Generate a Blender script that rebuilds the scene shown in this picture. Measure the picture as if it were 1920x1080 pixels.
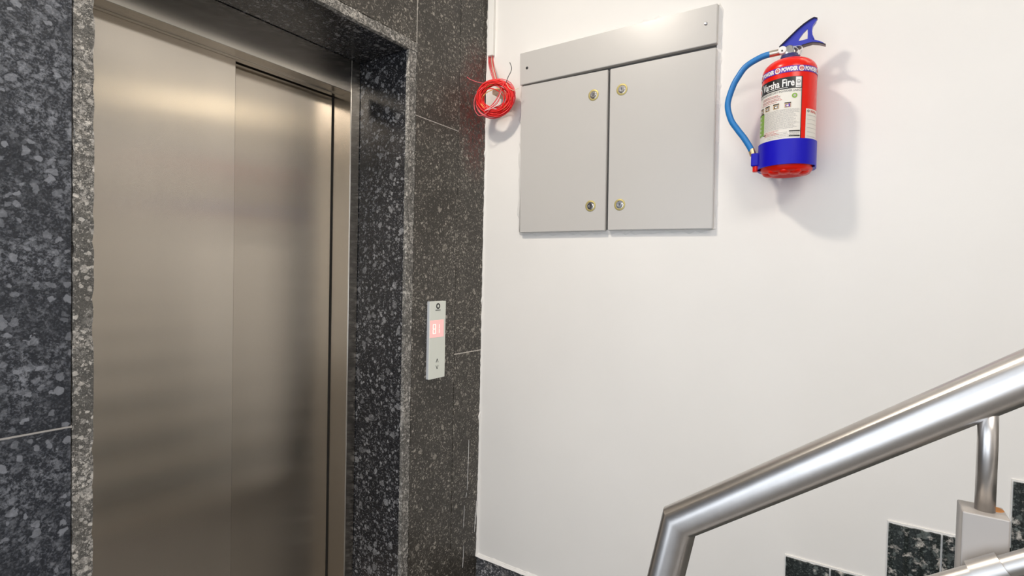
import bpy, bmesh, math, random
from mathutils import Vector, Matrix
random.seed(7)
PI = math.pi
S = bpy.context.scene
C = S.collection
for o in list(bpy.data.objects): bpy.data.objects.remove(o)

# ------------------------------------------------------------------ camera, world, lights, exposure
cam = bpy.data.cameras.new('camera'); co = bpy.data.objects.new('camera', cam); C.objects.link(co)
cam.sensor_fit = 'HORIZONTAL'; cam.sensor_width = 36.0; cam.lens = 36.0*983.34/1920
cam.clip_start = .02; cam.clip_end = 100
RT = Vector((0.8336635575, 0.5518311060, 0.0220794768))
UP = Vector((-0.0313811112, 0.0074176574, 0.9994799669))
FW = Vector((-0.5513803575, 0.8339229034, -0.0235009039))
co.matrix_world = Matrix(((RT.x, UP.x, -FW.x, 0), (RT.y, UP.y, -FW.y, 0), (RT.z, UP.z, -FW.z, 1.32), (0, 0, 0, 1)))
S.camera = co
w = bpy.data.worlds.new('world'); S.world = w; w.use_nodes = True
w.node_tree.nodes['Background'].inputs[0].default_value = (.75, .85, 1, 1)
w.node_tree.nodes['Background'].inputs[1].default_value = .8
S.view_settings.view_transform = 'Standard'; S.view_settings.look = 'None'
S.view_settings.exposure = 0.24; S.view_settings.gamma = 1.0; S.view_settings.use_curve_mapping = False

def area(name, loc, target, sx, sy, power, col):
    l = bpy.data.lights.new(name, 'AREA'); l.shape = 'RECTANGLE'; l.size = sx; l.size_y = sy
    l.energy = power; l.color = col
    o = bpy.data.objects.new(name, l); C.objects.link(o); o.location = loc
    o.rotation_euler = (Vector(target)-Vector(loc)).to_track_quat('-Z', 'Y').to_euler()
    return o
area('ceiling_lamp_light', (-1.12, .42, 3.02), (-1.12, .42, 0), .19, .19, 26, (1, .90, .77))          # flush lamp by the lift
area('landing_fill_light', (1.3, -.55, 3.02), (1.3, -.55, 0), 1.2, 1.2, 30, (1, .91, .82))            # added fill over the landing, no known lamp there
area('window_daylight', (-.2, -2.34, 1.40), (-.4, 0, 1.3), 2.2, 2.2, 31, (.82, .90, 1))
area('side_window_daylight', (-1.39, -1.25, 1.45), (0, -1.1, 1.45), 1.3, 2.1, 16, (.82, .90, 1))              # landing window behind the camera

# ------------------------------------------------------------------ helpers
def own(o, label=None, cat=None, group=None, kind=None):
    if label: o['label'] = label
    if cat: o['category'] = cat
    if group: o['group'] = group
    if kind: o['kind'] = kind
    return o
def wloc(o):
    v = Vector(o.location)
    while o.parent: o = o.parent; v += Vector(o.location)
    return v
def obj(name, bm, mat, parent=None, smooth=False, origin=None, recalc=True):
    """bm is in world coordinates; origin goes to the bottom centre of its box"""
    if recalc: bmesh.ops.recalc_face_normals(bm, faces=bm.faces)
    xs = [v.co.x for v in bm.verts]; ys = [v.co.y for v in bm.verts]; zs = [v.co.z for v in bm.verts]
    c = Vector(origin) if origin else Vector(((min(xs)+max(xs))/2, (min(ys)+max(ys))/2, min(zs)))
    for v in bm.verts: v.co -= c
    me = bpy.data.meshes.new(name); bm.to_mesh(me); bm.free()
    mats = mat if isinstance(mat, (list, tuple)) else [mat]
    for m in mats: me.materials.append(m)
    if smooth:
        for p in me.polygons: p.use_smooth = True
    o = bpy.data.objects.new(name, me); C.objects.link(o)
    if parent: o.parent = parent; o.location = c - wloc(parent)
    else: o.location = c
    return o
def empty(name, loc):
    o = bpy.data.objects.new(name, None); C.objects.link(o); o.location = loc; o.empty_display_size = .05; return o
def smooth_by_angle(o, deg=35):
    me = o.data
    for p in me.polygons: p.use_smooth = True
    bm = bmesh.new(); bm.from_mesh(me)
    for e in bm.edges:
        if len(e.link_faces) == 2 and e.calc_face_angle(0) > math.radians(deg): e.smooth = False
    bm.to_mesh(me); bm.free(); return o
def add_box(bm, x0, x1, y0, y1, z0, z1, bev=0, seg=1):
    r = bmesh.ops.create_cube(bm, size=1)
    vs = r['verts']
    for v in vs:
        v.co = Vector(((x0+x1)/2+v.co.x*(x1-x0), (y0+y1)/2+v.co.y*(y1-y0), (z0+z1)/2+v.co.z*(z1-z0)))
    if bev:
        es = list({e for v in vs for e in v.link_edges})
        bmesh.ops.bevel(bm, geom=es, offset=bev, segments=seg, affect='EDGES', profile=.5)
    return bm
def box(*a, **k): return add_box(bmesh.new(), *a, **k)
def frame_for(d):
    d = d.normalized(); a = Vector((0, 0, 1)) if abs(d.z) < .9 else Vector((1, 0, 0))
    s = d.cross(a).normalized(); return s, s.cross(d).normalized()
def add_tube(bm, pts, r, n=16, caps=True, closed=False):
    """swept circle with mitred joints"""
    pts = [Vector(p) for p in pts]; N = len(pts)
    rr = r if isinstance(r, (list, tuple)) else [r]*N
    rings = []; t0 = (pts[1]-pts[0]).normalized(); s, u = frame_for(t0)
    prev = t0
    for i, p in enumerate(pts):
        a = (pts[i]-pts[i-1]).normalized() if i > 0 or closed else None
        b = (pts[(i+1) % N]-pts[i]).normalized() if i < N-1 or closed else None
        if a is None: a = b
        if b is None: b = a
        t = (a+b).normalized()
        # ring perpendicular to a, pushed along a onto the mitre plane
        q = prev.rotation_difference(a); s = q @ s; u = q @ u; prev = a
        ring = []
        for k in range(n):
            an = 2*PI*k/n; v = s*math.cos(an)*rr[i]+u*math.sin(an)*rr[i]
            den = a.dot(t)
            v = v - a*(v.dot(t)/den)
            ring.append(bm.verts.new(p+v))
        rings.append(ring)
    M = N if closed else N-1
    for i in range(M):
        A, B = rings[i], rings[(i+1) % N]
        for k in range(n): bm.faces.new((A[k], A[(k+1) % n], B[(k+1) % n], B[k]))
    if caps and not closed:
        bm.faces.new(rings[0][::-1]); bm.faces.new(rings[-1])
    return bm
def tube(*a, **k): return add_tube(bmesh.new(), *a, **k)
def add_lathe(bm, prof, c, n=48, axis='Z'):
    """prof: (r, h) pairs; axis Z up, or 'Y' towards -Y"""
    rings = []
    for r, h in prof:
        if r < 1e-6:
            p = (0, 0, h); rings.append([p])
        else: rings.append([(r*math.cos(2*PI*k/n), r*math.sin(2*PI*k/n), h) for k in range(n)])
    def T(p):
        x, y, z = p
        if axis == 'Y': x, y, z = x, -z, y
        elif axis == 'X': x, y, z = z, x, y
        return Vector((c[0]+x, c[1]+y, c[2]+z))
    R = [[bm.verts.new(T(p)) for p in r] for r in rings]
    for a, b in zip(R, R[1:]):
        for k in range(n):
            k2 = (k+1) % n
            if len(a) == 1 and len(b) == 1: continue
            if len(a) == 1: bm.faces.new((a[0], b[k2], b[k]))
            elif len(b) == 1: bm.faces.new((a[k], a[k2], b[0]))
            else: bm.faces.new((a[k], a[k2], b[k2], b[k]))
    return bm
def lathe(*a, **k): return add_lathe(bmesh.new(), *a, **k)
def catmull(P, m=8):
    P = [Vector(p) for p in P]; out = []
    for i in range(len(P)-1):
        p0 = P[max(i-1, 0)]; p1 = P[i]; p2 = P[i+1]; p3 = P[min(i+2, len(P)-1)]
        for k in range(m):
            t = k/m
            out.append(.5*((2*p1)+(p2-p0)*t+(2*p0-5*p1+4*p2-p3)*t*t+(-p0+3*p1-3*p2+p3)*t**3))
    out.append(P[-1]); return out

# ------------------------------------------------------------------ materials
def mat(name):
    m = bpy.data.materials.new(name); m.use_nodes = True
    nt = m.node_tree; return m, nt, nt.nodes['Principled BSDF']
def N(nt, t, **k):
    n = nt.nodes.new(t)
    for a, b in k.items(): setattr(n, a, b)
    return n
def plain(name, col, rough=.5, metal=0, coat=0, spec=None):
    m, nt, p = mat(name)
    p.inputs['Base Color'].default_value = (*col, 1); p.inputs['Roughness'].default_value = rough
    p.inputs['Metallic'].default_value = metal; p.inputs['Coat Weight'].default_value = coat
    if spec is not None: p.inputs['Specular IOR Level'].default_value = spec
    # slight procedural variation of the roughness
    g = N(nt, 'ShaderNodeNewGeometry'); no = N(nt, 'ShaderNodeTexNoise'); no.inputs['Scale'].default_value = 35
    mr = N(nt, 'ShaderNodeMapRange'); mr.inputs['To Min'].default_value = rough*.85; mr.inputs['To Max'].default_value = min(1, rough*1.15)
    nt.links.new(g.outputs['Position'], no.inputs['Vector']); nt.links.new(no.outputs['Fac'], mr.inputs['Value'])
    nt.links.new(mr.outputs[0], p.inputs['Roughness'])
    return m
def mix(nt, fac, a, b):
    n = N(nt, 'ShaderNodeMix', data_type='RGBA')
    for i, v in ((0, fac), (6, a), (7, b)):
        if hasattr(v, 'is_output'): nt.links.new(v, n.inputs[i])
        else: n.inputs[i].default_value = v if i == 0 else (*v, 1)
    return n.outputs[2]
def ramp(nt, src, a, b, lo=0, hi=1):
    n = N(nt, 'ShaderNodeMapRange'); n.clamp = True
    for i, v in ((1, a), (2, b), (3, lo), (4, hi)): n.inputs[i].default_value = v
    nt.links.new(src, n.inputs[0]); return n.outputs[0]
def mul(nt, a, b, op='MULTIPLY'):
    n = N(nt, 'ShaderNodeMath', operation=op)
    for i, v in ((0, a), (1, b)):
        if hasattr(v, 'is_output'): nt.links.new(v, n.inputs[i])
        else: n.inputs[i].default_value = v
    return n.outputs[0]

def granite(name, base, mid, light, rough, clast=1.0, speck=1.0, bump=.25, scale=1.0, red=False, smear=0, haze=0, smlk=.75):
    m, nt, p = mat(name); L = nt.links.new
    g = N(nt, 'ShaderNodeNewGeometry'); pos = g.outputs['Position']
    def noise(sc, det=3, off=0, rough_=.5):
        n = N(nt, 'ShaderNodeTexNoise'); n.inputs['Scale'].default_value = sc; n.inputs['Detail'].default_value = det
        n.inputs['Roughness'].default_value = rough_
        if off:
            v = N(nt, 'ShaderNodeVectorMath', operation='ADD'); v.inputs[1].default_value = (off, off*.7, off*1.3)
            L(pos, v.inputs[0]); L(v.outputs[0], n.inputs['Vector'])
        else: L(pos, n.inputs['Vector'])
        return n
    # warped coordinates so that the crystals have ragged outlines
    wn = noise(90*scale, 3)
    sub = N(nt, 'ShaderNodeVectorMath', operation='SUBTRACT'); sub.inputs[1].default_value = (.5, .5, .5); L(wn.outputs['Color'], sub.inputs[0])
    scl = N(nt, 'ShaderNodeVectorMath', operation='SCALE'); scl.inputs['Scale'].default_value = .014/scale; L(sub.outputs[0], scl.inputs[0])
    add = N(nt, 'ShaderNodeVectorMath', operation='ADD'); L(pos, add.inputs[0]); L(scl.outputs[0], add.inputs[1])
    def vor(sc, rmin, d0, d1):
        v = N(nt, 'ShaderNodeTexVoronoi'); v.inputs['Scale'].default_value = sc; L(add.outputs[0], v.inputs['Vector'])
        s = N(nt, 'ShaderNodeSeparateColor'); L(v.outputs['Color'], s.inputs[0])
        pick = ramp(nt, s.outputs[0], rmin, rmin+.04)
        # crystal radius differs from cell to cell
        d = mul(nt, v.outputs['Distance'], ramp(nt, s.outputs[1], 0, 1, -.12, .14), 'ADD')
        inside = ramp(nt, d, d0, d1, 1, 0)
        return mul(nt, pick, inside), s.outputs[2]
    big, t1 = vor(44*scale, .80, .34, .42)
    med, t2 = vor(95*scale, .66, .36, .46)
    sml, t3 = vor(230*scale, .62, .30, .48)
    fine = ramp(nt, noise(420*scale, 2, 3).outputs['Fac'], .52, .66)
    cloud = ramp(nt, noise(7, 3, 5).outputs['Fac'], .35, .65)
    body = mix(nt, mul(nt, mul(nt, fine, speck), ramp(nt, cloud, 0, 1, .25, .8)), base, mid)
    if haze: body = mix(nt, mul(nt, mul(nt, ramp(nt, noise(85*scale, 8, 31, .78).outputs['Fac'], .49, .60), cloud), haze), body, light)
    body = mix(nt, mul(nt, mul(nt, sml, smlk*speck), ramp(nt, cloud, 0, 1, .5, 1)), body, light)
    body = mix(nt, mul(nt, med, mul(nt, ramp(nt, t2, 0, 1, .3, .9), clast)), body, light)
    # texture inside the large crystals
    grain = ramp(nt, noise(260*scale, 3, 9).outputs['Fac'], .3, .65, .35, 1)
    body = mix(nt, mul(nt, mul(nt, big, grain), mul(nt, ramp(nt, t1, 0, 1, .4, .95), clast)), body, light)
    if smear:
        sm = ramp(nt, noise(38, 5, 21, .7).outputs['Fac'], .56, .66)
        body = mix(nt, mul(nt, sm, smear), body, (.62, .58, .53))
    if red:   # rust coloured spatter round the wire coil
        v = N(nt, 'ShaderNodeVectorMath', operation='SUBTRACT'); v.inputs[1].default_value = (-1.34, 1.73, 1.99); L(pos, v.inputs[0])
        s2 = N(nt, 'ShaderNodeVectorMath', operation='MULTIPLY'); s2.inputs[1].default_value = (1, 1.5, .62); L(v.outputs[0], s2.inputs[0])
        ln = N(nt, 'ShaderNodeVectorMath', operation='LENGTH'); L(s2.outputs[0], ln.inputs[0])
        near = ramp(nt, ln.outputs['Value'], .06, .19, 1, 0)
        sp = ramp(nt, noise(75, 5, 13, .75).outputs['Fac'], .42, .62)
        body = mix(nt, mul(nt, mul(nt, near, sp), 1), body, (.15, .010, .006))
    L(body, p.inputs['Base Color'])
    rn = ramp(nt, noise(160, 3, 17).outputs['Fac'], .3, .7, rough*.75, rough*1.35); L(rn, p.inputs['Roughness'])
    b = N(nt, 'ShaderNodeBump'); b.inputs['Strength'].default_value = bump; b.inputs['Distance'].default_value = .002
    hn = noise(190, 4, 2)
    L(hn.outputs['Fac'], b.inputs['Height']); L(b.outputs[0], p.inputs['Normal'])
    return m
G_wall = granite('granite_honed_warm_lit', (.030, .026, .021), (.13, .117, .098), (.42, .385, .335), .42, haze=.14, scale=.72, speck=1.1, smlk=.7)  # same stone as the left tiles, warm bounced light tinted into its colour
G_red = granite('granite_spattered_warm_lit', (.030, .026, .021), (.13, .117, .098), (.42, .385, .335), .42, red=True, haze=.14, scale=.72, speck=1.1, smlk=.7)  # warm light tint as on the plain tiles, plus the spatter
G_left = granite('granite_leathered_cool_lit', (.016, .019, .026), (.11, .12, .145), (.27, .285, .32), .38, scale=.62, bump=.5, speck=1.1, clast=.8, haze=.85, smlk=.3)  # same stone, cool window daylight tinted into its colour
G_reveal = granite('granite_polished_cool_lit', (.010, .011, .014), (.07, .07, .08), (.30, .30, .31), .22, bump=.15, smlk=.7, speck=1.1, scale=.85)  # same stone again, cool daylight put into the darker colour
G_edge = granite('granite_sawn_edge', (.075, .072, .066), (.33, .315, .29), (.60, .57, .53), .7, scale=1.1, bump=.9, clast=.9, haze=.8)
G_stair = granite('granite_stair', (.012, .016, .015), (.06, .07, .065), (.14, .16, .15), .25, scale=.8, smear=.85, bump=.2)
G_floor = granite('granite_floor', (.11, .105, .10), (.22, .21, .20), (.33, .32, .31), .3, bump=.1)

def paint(name, col, rough=.55, bump=.12, blot=.04):
    m, nt, p = mat(name); L = nt.links.new
    g = N(nt, 'ShaderNodeNewGeometry')
    n = N(nt, 'ShaderNodeTexNoise'); n.inputs['Scale'].default_value = 2.2; n.inputs['Detail'].default_value = 4; L(g.outputs['Position'], n.inputs['Vector'])
    L(mix(nt, ramp(nt, n.outputs['Fac'], .35, .7), col, tuple(c*(1-blot) for c in col)), p.inputs['Base Color'])
    n2 = N(nt, 'ShaderNodeTexNoise'); n2.inputs['Scale'].default_value = 9; n2.inputs['Detail'].default_value = 6; L(g.outputs['Position'], n2.inputs['Vector'])
    b = N(nt, 'ShaderNodeBump'); b.inputs['Strength'].default_value = bump; b.inputs['Distance'].default_value = .01
    L(n2.outputs['Fac'], b.inputs['Height']); L(b.outputs[0], p.inputs['Normal'])
    p.inputs['Roughness'].default_value = rough; return m
M_wall = paint('white_wall_paint', (.86, .835, .80))
M_ceil = paint('ceiling_paint', (.85, .85, .83))
M_plaster = paint('plaster_rim', (.84, .82, .79), .8, .5)
M_cab = paint('grey_enamel', (.56, .54, .515), .30, .05, .03)
M_grout = plain('grout', (.34, .32, .29), .9)
M_grout_m = plain('grout_mid', (.42, .40, .38), .9)
M_grout_l = plain('grout_light', (.62, .58, .53), .9)

def steel(name, col, rough, stretch=(1, 1, 60), bump=.03, aniso=0, scale=60, tangent=None):
    m, nt, p = mat(name); L = nt.links.new
    p.inputs['Metallic'].default_value = 1
    g = N(nt, 'ShaderNodeNewGeometry')
    mp = N(nt, 'ShaderNodeVectorMath', operation='MULTIPLY'); mp.inputs[1].default_value = stretch; L(g.outputs['Position'], mp.inputs[0])
    n = N(nt, 'ShaderNodeTexNoise'); n.inputs['Scale'].default_value = scale; n.inputs['Detail'].default_value = 3; L(mp.outputs[0], n.inputs['Vector'])
    L(mix(nt, ramp(nt, n.outputs['Fac'], .3, .7), col, tuple(c*.93 for c in col)), p.inputs['Base Color'])
    p.inputs['Roughness'].default_value = rough
    if bump:
        b = N(nt, 'ShaderNodeBump'); b.inputs['Strength'].default_value = bump; b.inputs['Distance'].default_value = .0004
        L(n.outputs['Fac'], b.inputs['Height']); L(b.outputs[0], p.inputs['Normal'])
    if aniso:
        p.inputs['Anisotropic'].default_value = aniso
        t = N(nt, 'ShaderNodeTangent', direction_type='RADIAL', axis='Z')
        if tangent:
            c = N(nt, 'ShaderNodeCombineXYZ')
            for i in range(3): c.inputs[i].default_value = tangent[i]
            L(c.outputs[0], p.inputs['Tangent'])
        else: L(t.outputs[0], p.inputs['Tangent'])
    return m
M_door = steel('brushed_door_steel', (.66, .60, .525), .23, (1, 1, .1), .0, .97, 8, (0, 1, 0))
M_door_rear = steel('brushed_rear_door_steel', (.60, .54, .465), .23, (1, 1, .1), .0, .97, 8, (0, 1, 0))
M_frame = steel('brushed_frame_steel', (.63, .585, .52), .22, (1, 1, .1), .0, .9, 8, (0, 1, 0))
M_return = steel('brushed_return_steel', (.63, .585, .52), .24, (1, 1, .1), .0, 0, 8)
M_rail = steel('brushed_rail_steel', (.62, .595, .575), .33, (1, 1, 1), .0)
M_block = plain('satin_post_steel', (.42, .39, .365), .5, .4)
M_lowrail = steel('satin_low_rail_steel', (.56, .535, .51), .40, (1, 1, 1), .0)
M_dark = plain('dark_gap', (.01, .009, .008), .7)
M_brass = plain('brass_ring', (.50, .42, .17), .5, .5)
M_chrome = plain('lock_chrome', (.75, .74, .75), .18, 1)
M_slot = plain('key_slot', (.02, .02, .02), .5)
M_red = plain('red_enamel', (.80, .012, .003), .25, spec=.35)
M_blue = plain('blue_plastic', (.006, .003, .46), .35, spec=.3)
M_hose = plain('blue_hose', (.012, .19, .52), .4)
M_handle = plain('blue_handle_lacquer', (.035, .045, .46), .3, .25, .4)
M_handle_d = plain('dark_handle_edge', (.02, .012, .03), .25, .5, .4)
M_paper = plain('label_paper', (.80, .76, .69), .35)
M_black = plain('label_black', (.012, .012, .012), .35)
M_white = plain('print_white', (.88, .86, .84), .4)
M_grey = plain('print_grey', (.30, .29, .28), .5)
M_pgrey = plain('print_light_grey', (.48, .46, .44), .5)
M_pred = plain('print_red', (.62, .05, .04), .5)
M_green = plain('print_green', (.22, .42, .03), .4)
M_purple = plain('print_purple', (.11, .02, .36), .35)
M_tan = plain('print_tan', (.60, .42, .24), .45)
M_panel = plain('call_panel_face', (.82, .85, .78), .35)
M_panel_s = plain('call_panel_side', (.50, .52, .55), .4)
M_wire = plain('red_wire', (.80, .010, .008), .4)
M_wire_p = plain('pink_wire', (.80, .12, .14), .4)
M_wire_y = plain('yellow_wire', (.86, .50, .12), .4)
M_wire_k = plain('black_wire', (.03, .03, .035), .4)
M_pvc = plain('white_pvc', (.88, .86, .82), .4)
M_cream = plain('cream_plastic', (.78, .66, .46), .5)
M_rust = plain('rust', (.42, .17, .04), .8)
def glow(name, col, s):
    m, nt, p = mat(name); p.inputs['Base Color'].default_value = (*col, 1)
    p.inputs['Emission Color'].default_value = (*col, 1); p.inputs['Emission Strength'].default_value = s; return m
E_display = glow('display_glow', (1, .42, .40), .55)
E_digit = glow('digit_glow', (1, .72, .62), 1.0)
E_lamp = glow('lamp_diffuser', (1, .94, .85), 3)
E_tube = glow('tube_diffuser', (1, .88, .66), 7)

# ------------------------------------------------------------------ room shell
XA, YB, ZC = -1.34, 1.80, 3.05          # lift wall face, back wall face, ceiling
X1, Y0 = 3.3, -2.4
YL, YR, ZT = .434, 1.341, 2.107         # door recess
XB = XA-.012                            # tile backing
own(obj('floor', box(-1.9, X1+.15, Y0-.15, YB+.15, -.12, 0), G_floor), 'grey speckled granite landing floor', kind='structure')
own(obj('ceiling', box(-1.9, X1+.15, Y0-.15, YB+.15, ZC, ZC+.12), M_ceil), 'plain white ceiling above the landing', kind='structure')
own(obj('wall_back', box(-1.9, X1+.15, YB, YB+.15, 0, ZC), M_wall), 'white painted wall behind the stairs', kind='structure')
own(obj('wall_right', box(X1, X1+.15, Y0-.15, YB, 0, ZC), M_wall), 'white painted wall at the head of the stairs', kind='structure')
WX0, WX1, WZ0, WZ1 = -1.32, .92, .25, 2.55
bm = bmesh.new()
add_box(bm, -1.9, WX0, Y0-.15, Y0, 0, ZC); add_box(bm, WX1, X1, Y0-.15, Y0, 0, ZC)
add_box(bm, WX0, WX1, Y0-.15, Y0, 0, WZ0); add_box(bm, WX0, WX1, Y0-.15, Y0, WZ1, ZC)
own(obj('wall_front', bm, M_wall), 'white painted wall with the landing window', kind='structure')
bm = bmesh.new()
for x0, x1, z0, z1 in ((WX0, WX1, WZ0, WZ0+.04), (WX0, WX1, WZ1-.04, WZ1), (WX0, WX0+.04, WZ0, WZ1), (WX1-.04, WX1, WZ0, WZ1), (-.22, -.18, WZ0, WZ1)):
    add_box(bm, x0, x1, Y0-.09, Y0-.04, z0, z1)
own(obj('window_1', bm, M_pvc), 'white framed landing window', kind='structure')

# lift wall core: left of, right of and above the recess
bm = bmesh.new()
add_box(bm, -1.9, XB, Y0, -1.95, 0, ZC); add_box(bm, -1.9, XB, -.55, YL-.02, 0, ZC); add_box(bm, -1.9, XB, -1.95, -.55, 0, .35); add_box(bm, -1.9, XB, -1.95, -.55, 2.55, ZC); add_box(bm, -1.9, XB, YR+.02, YB, 0, ZC); add_box(bm, -1.9, XB, YL-.02, YR+.02, ZT+.02, ZC)
add_box(bm, -1.9, -1.80, YL-.02, YR+.02, 0, ZT+.02)
wl = own(obj('wall_left', bm, M_grout), 'lift wall clad in large dark speckled granite tiles', kind='structure')

def rough_slab(name, m, parent, x0, x1, y0, y1, z0, z1, bev=.0012, jit=0.0, step=.02):
    """a stone slab; long edges nibbled when jit is set"""
    bm = box(x0, x1, y0, y1, z0, z1)
    if jit:
        dz = z1-z0; dy = y1-y0
        es = [e for e in bm.edges if abs((e.verts[0].co-e.verts[1].co).z) > dz*.9] if dz > dy else [e for e in bm.edges if abs((e.verts[0].co-e.verts[1].co).y) > dy*.9]
        bmesh.ops.subdivide_edges(bm, edges=es, cuts=int(max(dz, dy)/step), use_grid_fill=True)
        for v in bm.verts:
            if v.co.x > x1-1e-4:
                e1 = dz > dy
                lo, hi, c = (y0, y1, v.co.y) if e1 else (z0, z1, v.co.z)
                k = random.random()**3*jit
                if abs(c-lo) < 1e-4: c += k
                elif abs(c-hi) < 1e-4: c -= k
                if e1: v.co.y = c
                else: v.co.z = c
                v.co.x -= random.random()**2*jit*.5
    elif bev:
        bmesh.ops.bevel(bm, geom=list(bm.edges), offset=bev, segments=1, affect='EDGES')
    return obj(name, bm, m, parent)
g = .0012
# wall tiles (each one its own piece): y range, z range, material
Y1 = 1.378; Y2 = 1.62
tiles = []
for a, b in ((-.10, .398), (-.55, -.10)):
    for z0, z1 in ((0, .99), (.99, 2.141), (2.141, ZC)): tiles.append((a, b, z0, z1, G_left))
for a, b in ((-1.25, -.55), (-1.95, -1.25)): tiles += [(a, b, 0, .35, G_left), (a, b, 2.55, ZC, G_left)]
tiles += [(Y0, -1.95, z0, z1, G_left) for z0, z1 in ((0, .99), (.99, 2.141), (2.141, ZC))]
bm = bmesh.new()
for y0, y1, z0, z1 in ((-1.95, -.55, .35, .39), (-1.95, -.55, 2.51, 2.55), (-1.95, -1.91, .39, 2.51), (-.59, -.55, .39, 2.51), (-1.27, -1.23, .39, 2.51)):
    add_box(bm, -1.47, -1.42, y0, y1, z0, z1)
own(obj('window_2', bm, M_pvc), 'white framed side window in the granite wall', kind='structure')
tiles += [(.398, Y1, 2.141, ZC, G_wall),
          (Y1, Y2, 0, 1.887, G_wall), (Y1, Y2, 1.887, ZC, G_wall),
          (Y2, YB, 0, 1.0, G_wall), (Y2, YB, 1.0, ZC, G_red)]
for i, (a, b, z0, z1, m) in enumerate(tiles):
    rough_slab('tile', m, wl, XB-.001, XA-random.random()*.0006, a+g, b-g, z0+g, z1-g)
# pale joint fillets seen as light lines
def joint(y0, y1, z0, z1, m=M_grout_l, d=.0008): obj('joint', box(XA-.004, XA-d, y0, y1, z0, z1), m, wl)
joint(-.10, .398, .9872, .9920, M_grout_m); joint(Y1, Y2, 1.8858, 1.8882); joint(Y2, YB, .9982, 1.0020); joint(Y1-.0014, Y1+.0014, 2.14, ZC)
# door surround: sawn slab edges with the polished slabs running back into the recess
rough_slab('slab_edge', G_edge, wl, XB-.001, XA+.001, .398, YL, 0, ZT, jit=.004)
rough_slab('slab_edge', G_edge, wl, XB-.001, XA+.001, YR, Y1-.001, 0, ZT, jit=.0025)
rough_slab('slab_edge', G_edge, wl, XB-.001, XA+.002, .398, Y1+.002, ZT+.0005, 2.141, jit=.004)
rough_slab('reveal_slab', G_reveal, wl, -1.80, XB-.001, YR, YR+.03, 0, ZT)
rough_slab('reveal_slab', G_reveal, wl, -1.80, XB-.001, YL-.03, YL, 0, ZT)
rough_slab('lintel_slab', G_reveal, wl, -1.80, XB-.001, YL-.03, YR+.03, ZT, ZT+.03)
# white paint runs near the corner, on the granite
for (y, z0, z1, wd) in ((1.7205, .42, .63, .0018), (1.700, .27, .36, .0016), (1.712, .39, .41, .0014), (1.782, .25, .35, .0022), (1.776, .22, .30, .0016), (1.70, .10, .19, .0018), (1.786, .30, .38, .0018)):
    bm = bmesh.new(); n = 9
    L_ = []; 
    for k in range(n):
        t = k/(n-1); z = z0+(z1-z0)*t; ww = wd*(.35+.65*math.sin(PI*min(max(t, .04), .96)))*(.7+.5*random.random()); dy = .004*math.sin(t*1.6)+random.uniform(-.0004, .0004)
        L_.append([bm.verts.new((XA-.0002, y+dy-ww/2, z)), bm.verts.new((XA+.0008, y+dy, z)), bm.verts.new((XA-.0002, y+dy+ww/2, z))])
    for a, b in zip(L_, L_[1:]):
        bm.faces.new((a[0], a[1], b[1], b[0])); bm.faces.new((a[1], a[2], b[2], b[1]))
    obj('paint_streak', bm, M_white, wl)

# uneven white caulk where the painted wall meets the granite
bm = bmesh.new(); n = 150; rows = []
for k in range(n+1):
    z = 2.75*k/n+.11; j = .004+.004*random.random()**2+(.006 if random.random() < .08 else 0)+(.005*max(0, 1-z/.8))
    rows.append([bm.verts.new((XA-.0005, YB-j, z)), bm.verts.new((XA+.002, YB-j*.8, z)), bm.verts.new((XA+.006, YB-.001, z)), bm.verts.new((XA+.009, YB+.001, z)), bm.verts.new((XA-.0005, YB+.001, z))])
for a, b in zip(rows, rows[1:]):
    for k in range(5): bm.faces.new((a[k], a[(k+1) % 5], b[(k+1) % 5], b[k]))
own(obj('trim_1', bm, M_plaster), 'ragged white caulk line in the corner', kind='structure')

# ------------------------------------------------------------------ lift entrance
XF, XR, XL = -1.594, -1.696, -1.662
ZH = 1.986                               # underside of the steel header
door = empty('door_1', (XF, .88, 0)); own(door, 'two panel brushed steel lift door in a granite recess', kind='structure')
def steelbox(name, m, *a, bev=.0012): return obj(name, box(*a, bev=bev), m, door)
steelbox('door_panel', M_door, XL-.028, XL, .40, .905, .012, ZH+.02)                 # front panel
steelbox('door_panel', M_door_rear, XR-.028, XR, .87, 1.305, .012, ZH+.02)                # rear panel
# header: fascia, soffit with slot, stepping back behind the front panel
steelbox('header', M_frame, XL+.012, XF, YL, 1.2985, ZH, ZT-.001)
steelbox('soffit_strip', M_frame, XL+.001, XL+.012, YL, 1.2985, ZH-.004, ZH+.05, bev=.0005)
steelbox('soffit_strip', M_frame, XR+.010, XL+.001, .908, 1.2985, ZH+.0005, ZH+.05, bev=.0005)
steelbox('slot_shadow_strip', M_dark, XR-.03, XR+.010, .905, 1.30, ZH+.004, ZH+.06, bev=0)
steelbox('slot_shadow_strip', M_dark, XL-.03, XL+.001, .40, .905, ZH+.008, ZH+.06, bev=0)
# jambs: front flange and return
steelbox('jamb', M_frame, XF-.018, XF+.0012, 1.300, YR-.0012, 0, ZT-.001)
steelbox('jamb_return', M_return, XR-.03, XF-.0005, 1.2985, 1.306, 0, ZH+.06, bev=.0008)
steelbox('jamb_liner', M_dark, XR-.03, XF-.02, 1.307, YR-.0012, 0, ZH+.06, bev=0)
steelbox('jamb', M_frame, XF-.018, XF+.0012, YL+.0012, .484, 0, ZT-.001)
steelbox('jamb_return', M_return, XL-.03, XF-.0005, .478, .4855, 0, ZH, bev=.0008)
steelbox('sill', M_block, XR-.06, XF, YL, YR, 0, .010)
steelbox('gap_strip', M_dark, XR-.001, XR+.0006, 1.2925, 1.2985, .012, ZH, bev=0)

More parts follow.
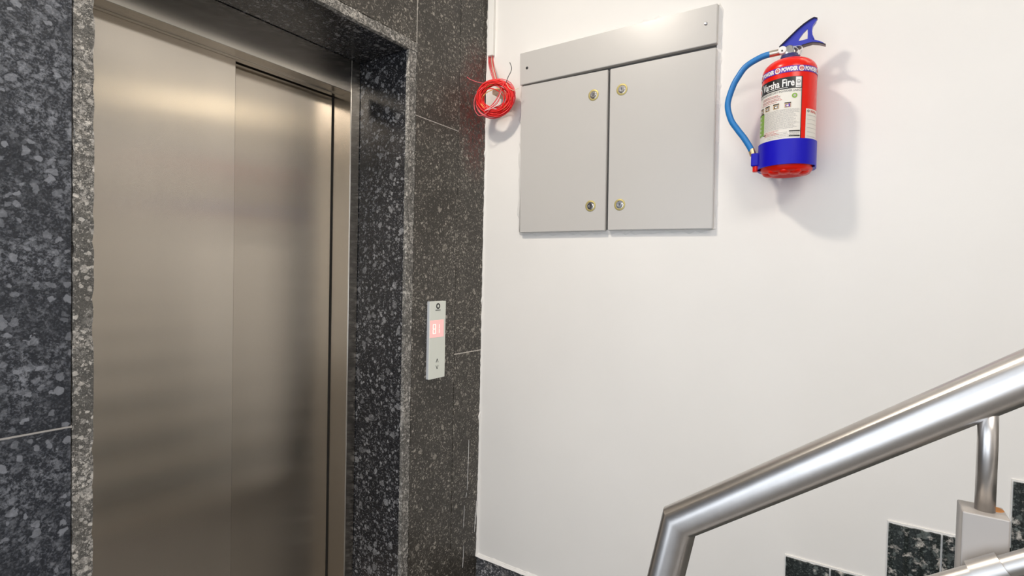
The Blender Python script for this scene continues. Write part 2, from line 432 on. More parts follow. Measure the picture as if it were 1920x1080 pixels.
# ------------------------------------------------------------------ call panel
PX = XA+.015
cp = empty('call_panel', (XA, 1.50, .925)); own(cp, 'slim grey lift call panel with red display and arrows on granite wall', 'call panel')
obj('housing', box(XA, PX-.003, 1.4555, 1.5445, .925, 1.217, bev=.001), M_panel_s, cp)
obj('faceplate', box(PX-.003, PX, 1.4550, 1.5450, .9245, 1.2175, bev=.0008), M_panel, cp)
dp = obj('display', box(PX-.001, PX+.0004, 1.4575, 1.5330, 1.0815, 1.1455), E_display, cp)
def stroke_box(bm, y0, z0, y1, z1, w, x=PX+.0006, d=.0006):
    a = Vector((0, y0, z0)); b = Vector((0, y1, z1)); t = (b-a).normalized(); n_ = Vector((0, -t.z, t.y))*w/2
    vs = [a-n_, b-n_, b+n_, a+n_]
    lo = [bm.verts.new((x-d, v.y, v.z)) for v in vs]; hi = [bm.verts.new((x, v.y, v.z)) for v in vs]
    bm.faces.new(hi); bm.faces.new(lo[::-1])
    for k in range(4): bm.faces.new((lo[k], lo[(k+1) % 4], hi[(k+1) % 4], hi[k]))
bm = bmesh.new()
dy0, dz0 = 1.474, 1.096; dw, dh = .014, .034
for s in ((0, 0, 1, 0), (0, .5, 1, .5), (0, 1, 1, 1), (0, 0, 0, .46), (0, .54, 0, 1), (1, 0, 1, .46), (1, .54, 1, 1)):
    stroke_box(bm, dy0+s[0]*dw, dz0+s[1]*dh, dy0+s[2]*dw, dz0+s[3]*dh, .0022, x=PX+.001)
for s in ((0, 0, 0, .46), (0, .54, 0, 1)):
    stroke_box(bm, 1.508, dz0+s[1]*dh, 1.508, dz0+s[3]*dh, .0016, x=PX+.001)
obj('digits', bm, E_digit, dp)
for zc, sgn in ((.991, 1), (.968, -1)):
    bm = bmesh.new()
    stroke_box(bm, 1.494, zc-.006*sgn, 1.500, zc+.008*sgn, .0022); stroke_box(bm, 1.506, zc-.006*sgn, 1.500, zc+.008*sgn, .0022)
    obj('arrow_button', bm, M_slot, cp)
bm = bmesh.new()
for k in range(20):
    a, b = 2*PI*k/20, 2*PI*(k+1)/20
    stroke_box(bm, 1.500+.0085*math.cos(a), 1.199+.0085*math.sin(a), 1.500+.0085*math.cos(b), 1.199+.0085*math.sin(b), .005)
for k in range(6): stroke_box(bm, 1.486+k*.0048, 1.1835, 1.4895+k*.0048, 1.1835, .0030)
obj('emblem', bm, M_slot, cp)

# ------------------------------------------------------------------ back wall skirting
sk = own(obj('baseboard_back', box(-1.352, -.41, YB-.004, YB+.001, 0, .118), M_plaster), 'speckled granite skirting along the white wall and stairs', kind='structure')
def skirt(name, x0, x1, z0, z1, mat_=G_stair, t=.010):
    bm = box(x0, x1, YB-t, YB+.001, z0, z1)
    bmesh.ops.subdivide_edges(bm, edges=[e for e in bm.edges if abs((e.verts[0].co-e.verts[1].co).x) > .01], cuts=max(2, int((x1-x0)/.012)), use_grid_fill=True)
    for v in bm.verts:
        if v.co.z > z1-1e-4 and v.co.y < YB-1e-3: v.co.z -= random.random()**2*.004; v.co.y += random.random()*.002
    return obj(name, bm, mat_, sk)
G_skirt = granite('granite_skirting', (.03, .032, .037), (.20, .20, .21), (.5, .49, .5), .35, scale=1.5, smear=.3)
for a, b in ((-1.338, -.90), (-.898, -.412)): skirt('tile', a, b, 0, .108, G_skirt)
def Lk(k): return -.41+.25*(k-1)
NS = 12
bm = bmesh.new()
for k in range(1, NS+1):
    L0, T = Lk(k), .13+.175*k
    skirt('tile', L0, L0+.113, T-.305, T)
    skirt('tile', L0+.1175, L0+.2495, T-.131, T)
    # light cement line behind the pieces
    add_box(bm, L0-.003, L0+.25, YB-.004, YB+.001, T-.305, T+.005)
obj('cement_line', bm, M_plaster, sk)
# cement fillet over the landing skirting
bm = bmesh.new(); rows = []
for k in range(61):
    x = -1.345+(.935)*k/60; j = .007+.005*random.random()
    rows.append([bm.verts.new((x, YB+.001, .104)), bm.verts.new((x, YB-.0115, .1085-.002*random.random())), bm.verts.new((x, YB-.007, .1085+j*.6)), bm.verts.new((x, YB+.001, .1085+j+.004))])
for a, b in zip(rows, rows[1:]):
    for k in range(4): bm.faces.new((a[k], a[(k+1) % 4], b[(k+1) % 4], b[k]))
obj('cement_fillet', bm, M_plaster, sk)

M_riser = plain('cream_marble_riser', (.62, .58, .52), .3)
# ------------------------------------------------------------------ stairs
st = empty('staircase', (1.2, 1.23, 0)); own(st, 'dark granite staircase rising to the right along the white wall', 'staircase')
YS = .66
rx = lambda k: -.295+.25*(k-1)
tm = rm = None
for k in range(1, NS+1):
    if tm is None:
        t = obj('tread', box(rx(k)-.02, rx(k)+.25, YS-.015, YB-.012, .175*k-.03, .175*k, bev=.003), G_stair, st)
        r_ = obj('riser', box(rx(k), rx(k)+.015, YS, YB-.012, .175*(k-1), .175*k-.03), M_riser, st); tm, rm = t, r_
    else:
        for src, nm in ((tm, 'tread'), (rm, 'riser')):
            c = src.copy(); C.objects.link(c); c.name = nm; c.location = Vector(src.location)+Vector((.25*(k-1), 0, .175*(k-1)))
bm = bmesh.new()
for k in range(1, NS+1): add_box(bm, rx(k)+.015, rx(k)+.265, YS+.002, YB-.012, max(0, .175*k-.42), .175*k-.03)
obj('flight_core', bm, M_wall, st)

# ------------------------------------------------------------------ stair railing
rl = empty('stair_railing', (-.2, .75, 0)); own(rl, 'brushed stainless steel stair railing with a thick round handrail', 'railing')
m0 = Vector((-.202, .75, .977)); sd = Vector((.348, 0, .249)).normalized(); td = Vector((-.017, 0, -.085)).normalized()
foot = m0+td*((m0.z-.012)/-td.z)
pts_r = [m0+sd*2.6, m0, foot]
o = smooth_by_angle(obj('handrail', tube(pts_r, .0247, 64), M_rail, rl), 30)
obj('floor_flange', lathe([(0, 0), (.055, 0), (.055, .006), (.05, .010), (.028, .012), (0, .012)], (foot.x, foot.y, 0), 32), M_block, rl, smooth=False)
def zr(x): return m0.z+(x-m0.x)*sd.z/sd.x
for i, x in enumerate((.119, .619, 1.119, 1.619)):
    kk = int((x+.295)/.25)+1; zb = .175*kk; zt = zr(x)-.1245
    post = bmesh.new(); add_box(post, x-.0205, x+.0175, .722, .760, zb+.006, zt, bev=.0015, seg=2)
    po = obj('baluster_post', post, M_block, rl)
    obj('base_plate', box(x-.045, x+.042, .70, .782, zb, zb+.006, bev=.001), M_block, po)
    obj('rust_stain', lathe([(0, 0), (.0085, 0), (.0075, .0010), (0, .0013)], (x+.0085, .749, zt-.0002), 20), M_rust, po)
    obj('support_pin', tube([(x, .741, zt-.004), (x, .741, zt+.07), (x, .7455, zt+.115)], .0087, 24), M_rail, rl, smooth=True)
    for q, dz in enumerate((-.052+.0, -.25, -.45)):
        zc = zt+dz+.002
        smooth_by_angle(obj('rail_collar', tube([Vector((x, .706, zc))-sd*.014, Vector((x, .706, zc))+sd*.014], .0140, 48), M_lowrail, rl, smooth=False), 40)
        obj('collar_stem', tube([(x, .706, zc), (x, .726, zc)], .0065, 16), M_lowrail, rl, smooth=True)
zt = zr(.119)-.1245
for dz in (-.052, -.25, -.45):
    p = Vector((.119, .706, zt+dz+.002))
    o = obj('lower_rail', tube([p-sd*.41, p+sd*1.9], .0105, 32), M_lowrail, rl, smooth=False); smooth_by_angle(o, 40)

# ------------------------------------------------------------------ meter cabinet
cb = empty('meter_cabinet', (-.78, YB, 1.488)); own(cb, 'grey steel two door cabinet with brass ringed locks on white wall', 'cabinet')
YD = 1.778
obj('back_box', box(-1.152, -.412, YD+.014, YB-.0003, 1.4985, 2.20), plain('cabinet_recess', (.10, .095, .09), .7), cb)
# ragged plaster rim round the cabinet
bm = bmesh.new(); ring_o = []; ring_i = []
def rim(x, z, nx, nz):
    j = random.random(); e = .005+.011*j*j
    ring_o.append(bm.verts.new((x+nx*e, YB-.0004, z+nz*e))); ring_i.append(bm.verts.new((x-nx*.004, YB-.006-.002*j, z-nz*.004)))
for k in range(40): rim(-1.157+.752*k/40, 1.493-.006*k/40, 0, -1)
for k in range(36): rim(-.405, 1.487+.728*k/36, 1, 0)
for k in range(60): rim(-.405-.755*k/60, 2.215, 0, 1)
for k in range(36): rim(-1.160, 2.215-.722*k/36, -1, 0)
nn = len(ring_o)
for k in range(nn): bm.faces.new((ring_o[k], ring_o[(k+1) % nn], ring_i[(k+1) % nn], ring_i[k]))
obj('plaster_rim', bm, M_plaster, cb)
def quadplate(name, pts, y0, y1, m, parent, bev=.002, dy=(0, 0, 0, 0)):
    """plate from 4 (x,z) corners, clockwise from bottom left; dy pushes corners out of the wall"""
    bm = bmesh.new()
    A = [bm.verts.new((x, y0-d, z)) for (x, z), d in zip(pts, dy)]; B = [bm.verts.new((x, y1-d*.0, z)) for (x, z), d in zip(pts, dy)]
    bm.faces.new(A); bm.faces.new(B[::-1])
    for k in range(4): bm.faces.new((A[k], B[k], B[(k+1) % 4], A[(k+1) % 4]))
    bmesh.ops.recalc_face_normals(bm, faces=bm.faces)
    bmesh.ops.bevel(bm, geom=[e for e in bm.edges], offset=bev, segments=2, affect='EDGES')
    return obj(name, bm, m, parent)
top = quadplate('top_panel', ((-1.157, 2.083), (-.4065, 2.083), (-.4065, 2.209), (-1.160, 2.209)), YD-.003, YB-.004, M_cab, cb, .0015)
dl = quadplate('door', ((-1.145, 1.4935), (-.776, 1.491), (-.781, 2.073), (-1.153, 2.078)), YD, YB-.006, M_cab, cb)
dr = quadplate('door', ((-.766, 1.492), (-.402, 1.4865), (-.407, 2.0705), (-.772, 2.0725)), YD, YB-.006, M_cab, cb)
for (x, z) in ((-1.125, 2.145), (-.441, 2.152)):
    obj('screw', lathe([(.0055, -.001), (.0055, .001), (.004, .0025), (0, .003)], (x, YD-.003, z), 16, 'Y'), M_chrome if x > -1 else M_slot, top, smooth=False)
for par, x, z in ((dl, -.835, 1.99), (dr, -.725, 1.991), (dl, -.836, 1.584), (dr, -.722, 1.582)):
    bm = lathe([(.0205, -.0005), (.0205, .0012), (.0195, .0018), (.0175, .0014), (.0165, .0022), (.0145, .0022), (.0138, -.0003)], (x, YD, z), 36, 'Y')
    ri = obj('lock', bm, M_brass, par, smooth=True)
    # a lock is brass ring, dark seat, chrome barrel and key slot: joined as materials of one part
    bm = lathe([(.0138, -.0005), (.0138, .0006), (.0120, .0006)], (x, YD, z), 36, 'Y')
    add_lathe(bm, [(.0120, .0006), (.0116, .0050), (.0100, .0062), (.0050, .0062), (.0046, .0045), (0, .0045)], (x, YD, z), 36, 'Y')
    me = ri.data; b2 = bmesh.new(); b2.from_mesh(me); nf = len(b2.faces)
    off = wloc(ri)
    for v in bm.verts: v.co -= off
    tmp = bpy.data.meshes.new('tmp'); bm.to_mesh(tmp); bm.free(); b2.from_mesh(tmp); bpy.data.meshes.remove(tmp)
    b2.faces.ensure_lookup_table()
    for f in b2.faces[nf:]: f.material_index = 1; f.smooth = False
    n2 = len(b2.faces)
    add_box(b2, x-.0010-off.x, x+.0010-off.x, YD-.0064-off.y, YD-.0040-off.y, z-.0042-off.z, z+.0042-off.z)
    b2.faces.ensure_lookup_table()
    for f in b2.faces[n2:]: f.material_index = 2; f.smooth = False
    bmesh.ops.recalc_face_normals(b2, faces=b2.faces)
    b2.to_mesh(me); b2.free(); me.materials.append(M_chrome); me.materials.append(M_slot)

# ------------------------------------------------------------------ fire extinguisher
AX, AY = -.1855, 1.70; R = .0703
fe = empty('fire_extinguisher', (AX, AY, 1.627)); own(fe, 'red powder fire extinguisher with blue hose hung on the white wall', 'extinguisher')
prof = [(0, .020), (.030, .014), (.050, .002), (.060, .002), (.067, .012), (.0700, .03), (R, .06), (R, .289)]
for k in range(1, 11):
    a = k/10*PI/2*.93; prof.append((.018+(R-.018)*math.cos(a), .289+.038*math.sin(a)))
prof += [(.019, .3275), (.019, .330), (0, .330)]
cyl = obj('cylinder', lathe(prof, (AX, AY, 1.627), 96), M_red, fe, smooth=True)
# scalloped foot: four shallow lobes below the bracket
for k in range(5):
    a = -PI/2+(k-2)*.62
    bm = bmesh.new(); bmesh.ops.create_uvsphere(bm, u_segments=20, v_segments=12, radius=1)
    for v in bm.verts: v.co = Vector((AX+.044*math.cos(a)+v.co.x*.019, AY+.044*math.sin(a)+v.co.y*.019, 1.633+v.co.z*.012))
    obj('foot_lobe', bm, M_red, fe, smooth=True)
def cylp(phi, z, r=R): return Vector((AX+r*math.sin(phi), AY-r*math.cos(phi), z))
def wrap_rect(bm, p0, p1, z0, z1, r, mi=0, skew=0, thick=.0):
    n = max(1, int(abs(p1-p0)/.05)); A = []
    for k in range(n+1):
        p = p0+(p1-p0)*k/n
        A.append((bm.verts.new(cylp(p, z0, r)), bm.verts.new(cylp(p, z1, r))))
    for a, b in zip(A, A[1:]):
        f = bm.faces.new((a[0], b[0], b[1], a[1])); f.material_index = mi
LABM = [M_paper, M_black, M_white, M_grey, M_pred, M_green, M_purple, M_tan, M_pgrey, M_blue]
def wrapped_text(bm, s, p0, p1, z0, z1, r, mi, bold=0, slant=0):
    cu = bpy.data.curves.new('t', 'FONT'); cu.body = s; cu.size = 1; cu.offset = bold; cu.resolution_u = 2; cu.fill_mode = 'FRONT'; cu.shear = slant
    to = bpy.data.objects.new('t', cu); C.objects.link(to)
    dg = bpy.context.evaluated_depsgraph_get(); me = bpy.data.meshes.new_from_object(to.evaluated_get(dg))
    xs = [v.co.x for v in me.vertices]; ys = [v.co.y for v in me.vertices]
    x0, x1, y0, y1 = min(xs), max(xs), min(ys), max(ys)
    t = bmesh.new(); t.from_mesh(me)
    # cut long faces so that they follow the curve
    mp = {}
    for v in t.verts:
        p = p0+(p1-p0)*(v.co.x-x0)/(x1-x0); z = z0+(z1-z0)*(v.co.y-y0)/(y1-y0)
        mp[v] = bm.verts.new(cylp(p, z, r))
    for f in t.faces:
        try:
            nf = bm.faces.new([mp[v] for v in f.verts]); nf.material_index = mi
        except ValueError: pass
    t.free(); bpy.data.objects.remove(to); bpy.data.meshes.remove(me); bpy.data.curves.remove(cu)
D = math.radians
# main label
bm = bmesh.new(); r0 = R+.0005; r1 = R+.0009; r2 = R+.0013
wrap_rect(bm, D(-90), D(33), 1.7145, 1.8835, r0, 0)
wrap_rect(bm, D(-90), D(33.4), 1.8520, 1.8845, r1, 1)
wrap_rect(bm, D(31.9), D(33.4), 1.7100, 1.8845, r1, 1)
wrapped_text(bm, 'Varsha Fire', D(-58), D(17), 1.8585, 1.8795, r2, 2, .022)
wrap_rect(bm, D(-44), D(4), 1.8550, 1.8562, r2, 2)
wrap_rect(bm, D(19.5), D(31), 1.8545, 1.8825, r2, 2)
def ring(bm, pc, zc, ro, ri, r, mi, n=20):
    vs = []
    for k in range(n):
        a = 2*PI*k/n
        vs.append((bm.verts.new(cylp(pc+ro*math.cos(a)/R, zc+ro*math.sin(a), r)), bm.verts.new(cylp(pc+ri*math.cos(a)/R, zc+ri*math.sin(a), r))))
    for k in range(n):
        a, b = vs[k], vs[(k+1) % n]; f = bm.faces.new((a[0], b[0], b[1], a[1])); f.material_index = mi
r3 = R+.0017
ring(bm, D(25.2), 1.8700, .0052, .0036, r3, 3); wrap_rect(bm, D(23), D(27.5), 1.8685, 1.8700, r3, 3); wrap_rect(bm, D(21), D(29.6), 1.8575, 1.8595, r3, 3)
# round flame emblem at the left end of the black band
ring(bm, D(-73), 1.8655, .0105, .0080, r2, 2); ring(bm, D(-73), 1.8655, .0055, .0008, r2, 4)
wrapped_text(bm, 'MULTIPURPOSE DRY POWDER (ABC)', D(-74), D(31), 1.8425, 1.8495, r2, 3, .02)
# little paragraph lines
def lines(p0, p1, za, zb, step, mi, jag=.25, h=.0011, r=r2):
    z = za
    while z > zb:
        q = p1-(p1-p0)*jag*random.random(); p = p0
        while p < q:
            l = random.uniform(.02, .11)
            e = min(p+l, q); wrap_rect(bm, p, e, z, z+h*random.uniform(.7, 1), r, mi); p = e+.014
        z -= step
lines(D(-60), D(-6), 1.8375, 1.818, .0045, 4, .3)
lines(D(-58), D(2), 1.8353, 1.818, .009, 8, .3)
ring(bm, D(18), 1.832, .0070, .0002, r2, 5, 12); ring(bm, D(18), 1.832, .0035, .0002, r3, 8, 10)
for pc in (-61, -41, -19, 5):       # pictogram row
    wrap_rect(bm, D(pc-6.5), D(pc+6.5), 1.8010, 1.8150, r2, 7)
    wrap_rect(bm, D(pc-6.5), D(pc+6.5), 1.8122, 1.8150, r3, 1)
    wrap_rect(bm, D(pc-4.5), D(pc-.5), 1.8030, 1.8095, r3, 1 if pc < 0 else 6); wrap_rect(bm, D(pc+.8), D(pc+4.8), 1.8025, 1.8110, r3, 3 if pc < 0 else 6)
    wrap_rect(bm, D(pc-2.6), D(pc+2.0), 1.8045, 1.8075, r3+.0003, 2)
wrap_rect(bm, D(-80), D(-51), 1.7365, 1.7975, r2, 5); wrap_rect(bm, D(-80), D(-52), 1.7965, 1.8000, r3, 1)
for k in range(5): ring(bm, D(-66), 1.790-.0115*k, .0028, .0003, r3, 2, 10); wrap_rect(bm, D(-62), D(-53), 1.7885-.0115*k, 1.7895-.0115*k, r3, 3)
lines(D(-48), D(30), 1.7960, 1.7420, .0029, 8, .18)
lines(D(-48), D(-10), 1.7395, 1.727, .0034, 4, .3)
lines(D(-40), D(20), 1.7330, 1.7185, .0042, 8, .3)
wrap_rect(bm, D(-52), D(-44), 1.7335, 1.7360, r2, 1)
wrap_rect(bm, D(9), D(31), 1.7340, 1.7372, r2, 1); wrap_rect(bm, D(9), D(31), 1.7205, 1.7235, r2, 1); lines(D(10), D(30), 1.7310, 1.7245, .0028, 3, .1)
wrap_rect(bm, D(-85), D(31), 1.7120, 1.7145, r2, 1)
for k in range(18): wrap_rect(bm, D(-80+k*6.1), D(-77+k*6.1), 1.7122, 1.7140, r3, 2)
lab = own(obj('label', bm, LABM, cyl, recalc=False), 'white printed label with black heading band')
# powder band
bm = bmesh.new()
zb0, zb1 = 1.8975, 1.9145
wrap_rect(bm, D(-100), D(125), zb0, zb1, r0+.0002, 6)
for i in range(5):
    c0 = -108+i*49.0
    wrapped_text(bm, 'POWDER', D(c0), D(c0+33), zb0+.0024, zb1-.0024, r1+.0002, 2, .055)
    ring(bm, D(c0+40.8), (zb0+zb1)/2, .0078, .0001, r1+.0002, 2); ring(bm, D(c0+40.8), (zb0+zb1)/2, .0052, .0034, r2+.0002, 4)
    wrap_rect(bm, D(c0+38.2), D(c0+43.4), (zb0+zb1)/2-.0012, (zb0+zb1)/2+.0012, r2+.0003, 4)
own(obj('label', bm, LABM, cyl, recalc=False), 'purple band with white lettering')
# inspection sticker
bm = bmesh.new()
wrap_rect(bm, D(44), D(95), 1.716, 1.797, r0, 0)
ring(bm, D(50.5), 1.7905, .0034, .0018, r1, 1, 14); wrapped_text(bm, 'REFILL', D(57), D(80), 1.787, 1.7935, r1, 4, .02)
for k in range(6): wrap_rect(bm, D(48), D(88-10*random.random()), 1.779-.0115*k, 1.7800-.0115*k, r1, 8)
own(obj('label', bm, LABM, cyl, recalc=False), 'pale inspection sticker with ruled lines')
# bracket band
RBk = R+.0022
bm = bmesh.new(); n = 96; ring_v = []
for k in range(n):
    p = 2*PI*k/n; row = []
    for rr, zz in ((RBk, 1.645), (RBk+.0028, 1.6455), (RBk+.0028, 1.7145), (RBk, 1.715)): row.append(bm.verts.new(cylp(p, zz, rr)))
    ring_v.append(row)
for k in range(n):
    a, b = ring_v[k], ring_v[(k+1) % n]
    for j in range(4): bm.faces.new((a[j], a[(j+1) % 4], b[(j+1) % 4], b[j]))
bk = obj('bracket_band', bm, M_blue, fe); smooth_by_angle(bk, 40)
obj('bracket_clip', box(AX-.093, AX-.068, AY-.013, AY+.011, 1.659, 1.697, bev=.003, seg=2), M_blue, bk)
# rear lip of the bracket under the foot and the wall plate
bm = bmesh.new()
for k in range(25):
    p = PI*.42+PI*1.16*k/24
    bm.verts.new(cylp(p, 1.645, RBk+.0026)); bm.verts.new(cylp(p, 1.645, .050)); bm.verts.new(cylp(p, 1.641, .050)); bm.verts.new(cylp(p, 1.641, RBk+.0026))
bm.verts.ensure_lookup_table()
for k in range(24):
    for j in range(4): bm.faces.new((bm.verts[4*k+j], bm.verts[4*k+(j+1) % 4], bm.verts[4*k+4+(j+1) % 4], bm.verts[4*k+4+j]))
obj('bracket_lip', bm, M_blue, bk)
obj('wall_mount', box(AX-.018, AX+.018, AY+RBk, YB+.001, 1.650, 1.86, bev=.002), M_blue, fe)
obj('hook', tube([(AX, YB, 1.97), (AX, AY+.02, 1.972), (AX, AY+.005, 1.965)], .004, 12), M_chrome, fe, smooth=True)
# neck and valve
obj('collar', lathe([(0, 0), (.026, 0), (.0265, .004), (.024, .012), (.022, .014), (0, .014)], (AX, AY, 1.955), 40), plain('dark_blue_collar', (.03, .03, .14), .35), fe, smooth=False)
vb = obj('valve', lathe([(0, 0), (.021, 0), (.021, .010), (.017, .016), (.015, .024), (.012, .028), (0, .028)], (AX-.002, AY, 1.966), 32), M_chrome, fe, smooth=False); smooth_by_angle(vb)
obj('gauge', lathe([(.0105, -.008), (.0105, .002), (.0095, .003), (0, .003)], (AX-.0225+.004, AY-.017, 1.982), 28, 'Y'), M_white, vb)
obj('gauge_needle', lathe([(.0024, 0), (.0024, .0045), (0, .0045)], (AX-.0185, AY-.017, 1.979), 16, 'Y'), M_slot, vb)
bm = tube(catmull([(AX+.010, AY-.01, 1.990), (AX+.021, AY-.012, 1.978), (AX+.0225, AY-.012, 1.962)], 6), .0014, 8)
add_tube(bm, catmull([(AX+.012, AY-.006, 1.990), (AX+.030, AY-.010, 1.984), (AX+.0265, AY-.010, 1.960)], 6), .0014, 8)
obj('safety_pin', bm, M_chrome, vb, smooth=True)
# levers: blue pressed plate with a triangular window, dark flanges along top and bottom
outer = [(-.213, 1.996), (-.190, 2.0165), (-.168, 2.036), (-.152, 2.048), (-.138, 2.056), (-.128, 2.060), (-.120, 2.056), (-.122, 2.051), (-.1275, 2.046), (-.131, 2.040), (-.1335, 2.028), (-.132, 2.013), (-.127, 2.0005),
         (-.116, 1.9945), (-.106, 1.9885), (-.098, 1.980), (-.109, 1.985), (-.130, 1.9925), (-.152, 1.991), (-.169, 1.985), (-.192, 1.985), (-.206, 1.988)]
hole = [(-.1435, 2.034), (-.1425, 2.020), (-.1425, 2.0055), (-.154, 2.0045), (-.165, 2.004), (-.1625, 2.012), (-.154, 2.024)]
def plate_with_hole(bm, outer, hole, yf, ya):
    import mathutils.geometry as mg
    polys = [[Vector((x, z, 0)) for x, z in outer], [Vector((x, z, 0)) for x, z in hole]]
    tri = mg.tessellate_polygon(polys); allp = outer+hole
    F = [bm.verts.new((x, yf, z)) for x, z in allp]; B = [bm.verts.new((x, ya, z)) for x, z in allp]
    for t in tri:
        bm.faces.new([F[i] for i in t]); bm.faces.new([B[i] for i in t][::-1])
    n = len(outer); m_ = len(hole)
    for k in range(n): bm.faces.new((F[k], B[k], B[(k+1) % n], F[(k+1) % n]))
    for k in range(m_): a, b = n+k, n+(k+1) % m_; bm.faces.new((F[b], B[b], B[a], F[a]))
bm = bmesh.new(); plate_with_hole(bm, outer, hole, AY-.003, AY+.003)
hd = obj('handle', bm, M_handle, fe)
def flange(name, line, w0, w1, m, th=.0014):
    bm = bmesh.new(); rows = []
    n = len(line)
    for i, (x, z) in enumerate(line):
        a = Vector(line[max(i-1, 0)]); b = Vector(line[min(i+1, n-1)]); t = (b-a).normalized(); nx, nz = -t.y*th, t.x*th
        ww = w0+(w1-w0)*i/(n-1)
        rows.append([bm.verts.new((x+sx*nx, AY+sy*ww/2, z+sx*nz)) for sx, sy in ((1, -1), (1, 1), (-1, 1), (-1, -1))])
    for a, b in zip(rows, rows[1:]):
        for k in range(4): bm.faces.new((a[k], a[(k+1) % 4], b[(k+1) % 4], b[k]))
    bm.faces.new(rows[0][::-1]); bm.faces.new(rows[-1]); obj(name, bm, m, hd)
flange('upper_flange', outer[:7], .020, .014, M_handle_d)
flange('lower_flange', [(-.206, 1.987), (-.192, 1.985), (-.169, 1.9835), (-.152, 1.989), (-.130, 1.9912), (-.1125, 1.9860), (-.098, 1.9785)], .020, .016, M_handle_d)
flange('web_flange', [(-.124, 2.050), (-.131, 2.040), (-.1335, 2.028), (-.132, 2.013), (-.127, 2.0005)], .014, .016, M_handle)
# hose with fittings
hp = [(AX-.049, AY-.004, 1.982), (-.262, 1.698, 1.979), (-.300, 1.695, 1.960), (-.322, 1.694, 1.932), (-.337, 1.694, 1.903), (-.3495, 1.694, 1.854), (-.339, 1.694, 1.807), (-.320, 1.695, 1.775), (-.302, 1.696, 1.749), (-.286, 1.697, 1.722), (-.2785, 1.698, 1.706)]
obj('hose', tube(catmull(hp, 8), .0088, 20), M_hose, fe, smooth=True)
obj('hose_fitting', tube([(AX-.018, AY-.002, 1.984), (AX-.053, AY-.004, 1.982)], .0093, 20), plain('fitting_steel', (.62, .55, .45), .3, 1), fe)
obj('hose_fitting', tube([(-.280, 1.698, 1.711), (-.274, 1.699, 1.693)], .0092, 20), plain('fitting_brass', (.68, .52, .28), .3, .9), fe)
obj('nozzle', lathe([(0, 0), (.0085, 0), (.0095, .002), (.0095, .022), (0, .022)], (-.2655, 1.699, 1.643), 24), M_red, fe)

# ------------------------------------------------------------------ trunking and wire coil in the corner
own(obj('cable_trunking', box(-1.329, -1.302, YB-.016, YB+.001, 2.238, ZC, bev=.0015), M_pvc), 'narrow white cable trunking running down the corner to the red wires', 'trunking')
cc = Vector((-1.232, 1.712, 2.028)); wn_ = Vector((.34, -.93, -.10)).normalized()
u_ = Vector((0, 0, 1)).cross(wn_).normalized(); v_ = wn_.cross(u_)
coil = empty('wire_coil', (cc.x, cc.y, cc.z-.09)); own(coil, 'bundled coil of red electrical wire hanging below the white trunking', 'wire coil')
def loops(nl, rmin, rmax, wob, off, r=.0016, oval=1.0):
    pts = []; K = 26
    ox = oy = 0; ph0 = random.random()*6
    for l in range(nl):
        r_a = random.uniform(rmin, rmax); ox2 = random.uniform(-off, off); oy2 = random.uniform(-off, off); zz = random.uniform(-.012, .014)
        ph = random.random()*6.28
        for k in range(K):
            t = k/K; a = ph0+2*PI*t
            if l == 0: ra = r_a; bx, by, bz = ox2, oy2, zz
            else: ra = pr+(r_a-pr)*t; bx = px+(ox2-px)*t; by = py+(oy2-py)*t; bz = pz+(zz-pz)*t
            rr = ra+wob*math.sin(2*a+ph0)
            pts.append(cc+u_*(rr*math.cos(a)*1.08+bx)+v_*(rr*math.sin(a)*oval+by)+wn_*(bz+.004*math.sin(3*a+ph)))
        pr, px, py, pz = r_a, ox2, oy2, zz
    return pts
for i in range(6): obj('red_wire', tube(loops(8, .044+.002*i, .072, .003, .005), .0021, 6), M_wire, coil, smooth=True)
obj('red_wire', tube(loops(7, .040, .060, .004, .012), .0020, 6), M_wire, coil, smooth=True)
own(obj('pink_wire', tube(loops(3, .058, .075, .005, .008), .0018, 6), M_wire_p, coil, smooth=True), 'pinkish red wire looser than the rest')
own(obj('yellow_wire', tube(loops(3, .044, .070, .006, .010), .0016, 6), M_wire_y, coil, smooth=True), 'thin yellow wire in the coil')
def cp_(a, b, c=0): return cc+u_*a+v_*b+wn_*c
# loose strands crossing the lower right of the coil, the lead down from the trunking, tails
for i in range(6):
    obj('crossing_wire', tube(catmull([cp_(.040-.004*i, .050-.010*i, .016), cp_(.022-.001*i, .010-.008*i, .02), cp_(-.005, -.028-.003*i, .02), cp_(-.040, -.052, .016)], 8), .0012, 6), (M_wire_p, M_wire, M_white)[i % 3], coil, smooth=True)
obj('loose_loop', tube(catmull([cp_(-.045, .040, .014), cp_(-.078, .008, .014), cp_(-.083, -.040, .014), cp_(-.062, -.070, .014), cp_(-.030, -.060, .016), cp_(.0, -.028, .018)], 8), .0016, 6), M_wire_p, coil, smooth=True)
for i in range(5):
    x = -1.327+.0055*i
    obj('lead_wire', tube(catmull([(x, YB-.008, 2.26), (x+.002, YB-.010, 2.205), cc+v_*(.062)+u_*(-.008+.004*i)+wn_*-.006, cc+v_*.05+u_*(.0+.004*i)], 8), .0016, 6), (M_wire_p, M_wire, M_wire_p, M_cream, M_wire)[i], coil, smooth=True)
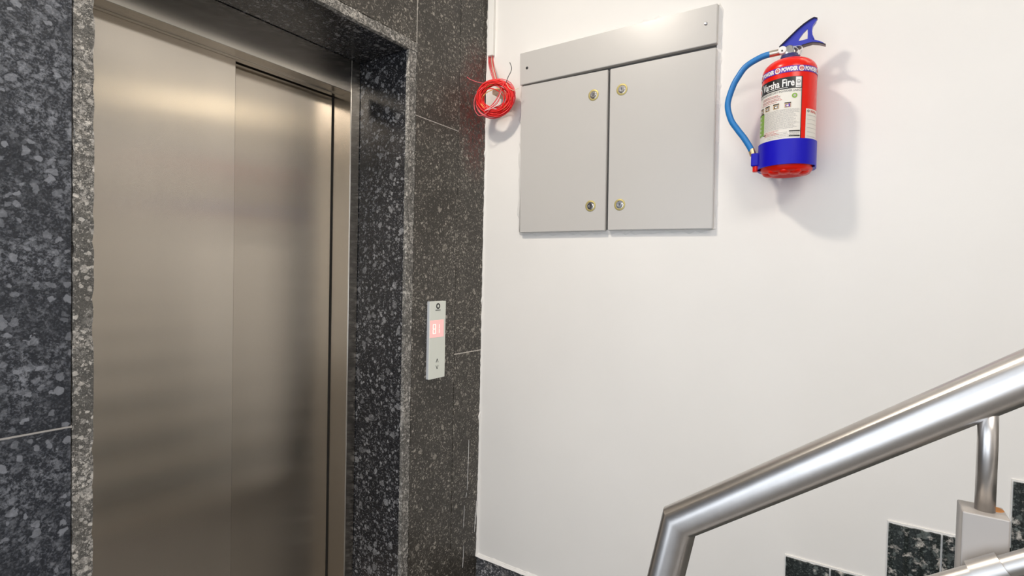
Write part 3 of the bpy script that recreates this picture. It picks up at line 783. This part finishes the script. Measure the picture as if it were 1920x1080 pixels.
obj('black_wire', tube(catmull([cp_(.047, .052, .01), cp_(.056, .072, .012), cp_(.068, .092, .014), cp_(.070, .108, .014), cp_(.063, .126, .014)], 8), .0014, 8), M_wire_k, coil, smooth=True)
obj('wire_tail', tube(catmull([cp_(-.030, .052, .01), cp_(-.068, .060, .012), cp_(-.098, .072, .014), cp_(-.112, .082, .016)], 8), .0012, 6), M_wire_p, coil, smooth=True)
obj('wire_tail', tube(catmull([cp_(.048, .050, .012), cp_(.060, .030, .014), cp_(.078, .020, .014), cp_(.098, .028, .012)], 8), .0010, 6), M_cream, coil, smooth=True)
own(obj('wire_hook', box(cc.x-.030, cc.x+.012, YB-.07, YB+.001, cc.z+.022, cc.z+.040, bev=.003), M_cream), 'cream plastic clip on the white wall inside the red wire coil', 'clip')

# ------------------------------------------------------------------ lamps outside the frame, the landing panel is added fill
cl = empty('ceiling_light', (-1.12, .42, 3.035)); own(cl, 'square flush ceiling lamp by the lift', 'ceiling light')
obj('housing', box(-1.26, -.98, .28, .56, 3.032, ZC+.001, bev=.002), M_pvc, cl)
obj('diffuser', box(-1.25, -.99, .29, .55, 3.026, 3.032), E_lamp, cl)
cl = empty('ceiling_light', (1.3, -.55, 3.035)); own(cl, 'large square fill panel added on the ceiling over the landing', 'ceiling light')  # unseen panel added to brighten the whole room
obj('housing', box(.68, 1.92, -1.17, .07, 3.032, ZC+.001, bev=.002), M_pvc, cl)
obj('diffuser', box(.70, 1.90, -1.15, .05, 3.026, 3.032), E_lamp, cl)
a, b = Vector((-.02, 1.765, 2.40)), Vector((.56, 1.765, 2.40))
tl = empty('tube_light', (a+b)/2); own(tl, 'slim tube lamp on the wall above the stairs', 'tube light')
d_ = (b-a).normalized()
obj('tube', tube([a, b], .024, 24), E_tube, tl, smooth=False)
for p in (a, b): obj('end_cap', tube([p-d_*.012, p+d_*.012], .027, 16), M_pvc, tl); 
for p in (a, b): obj('bracket', box(p.x-.012, p.x+.012, 1.765, YB+.001, p.z-.010, p.z+.010), M_pvc, tl)
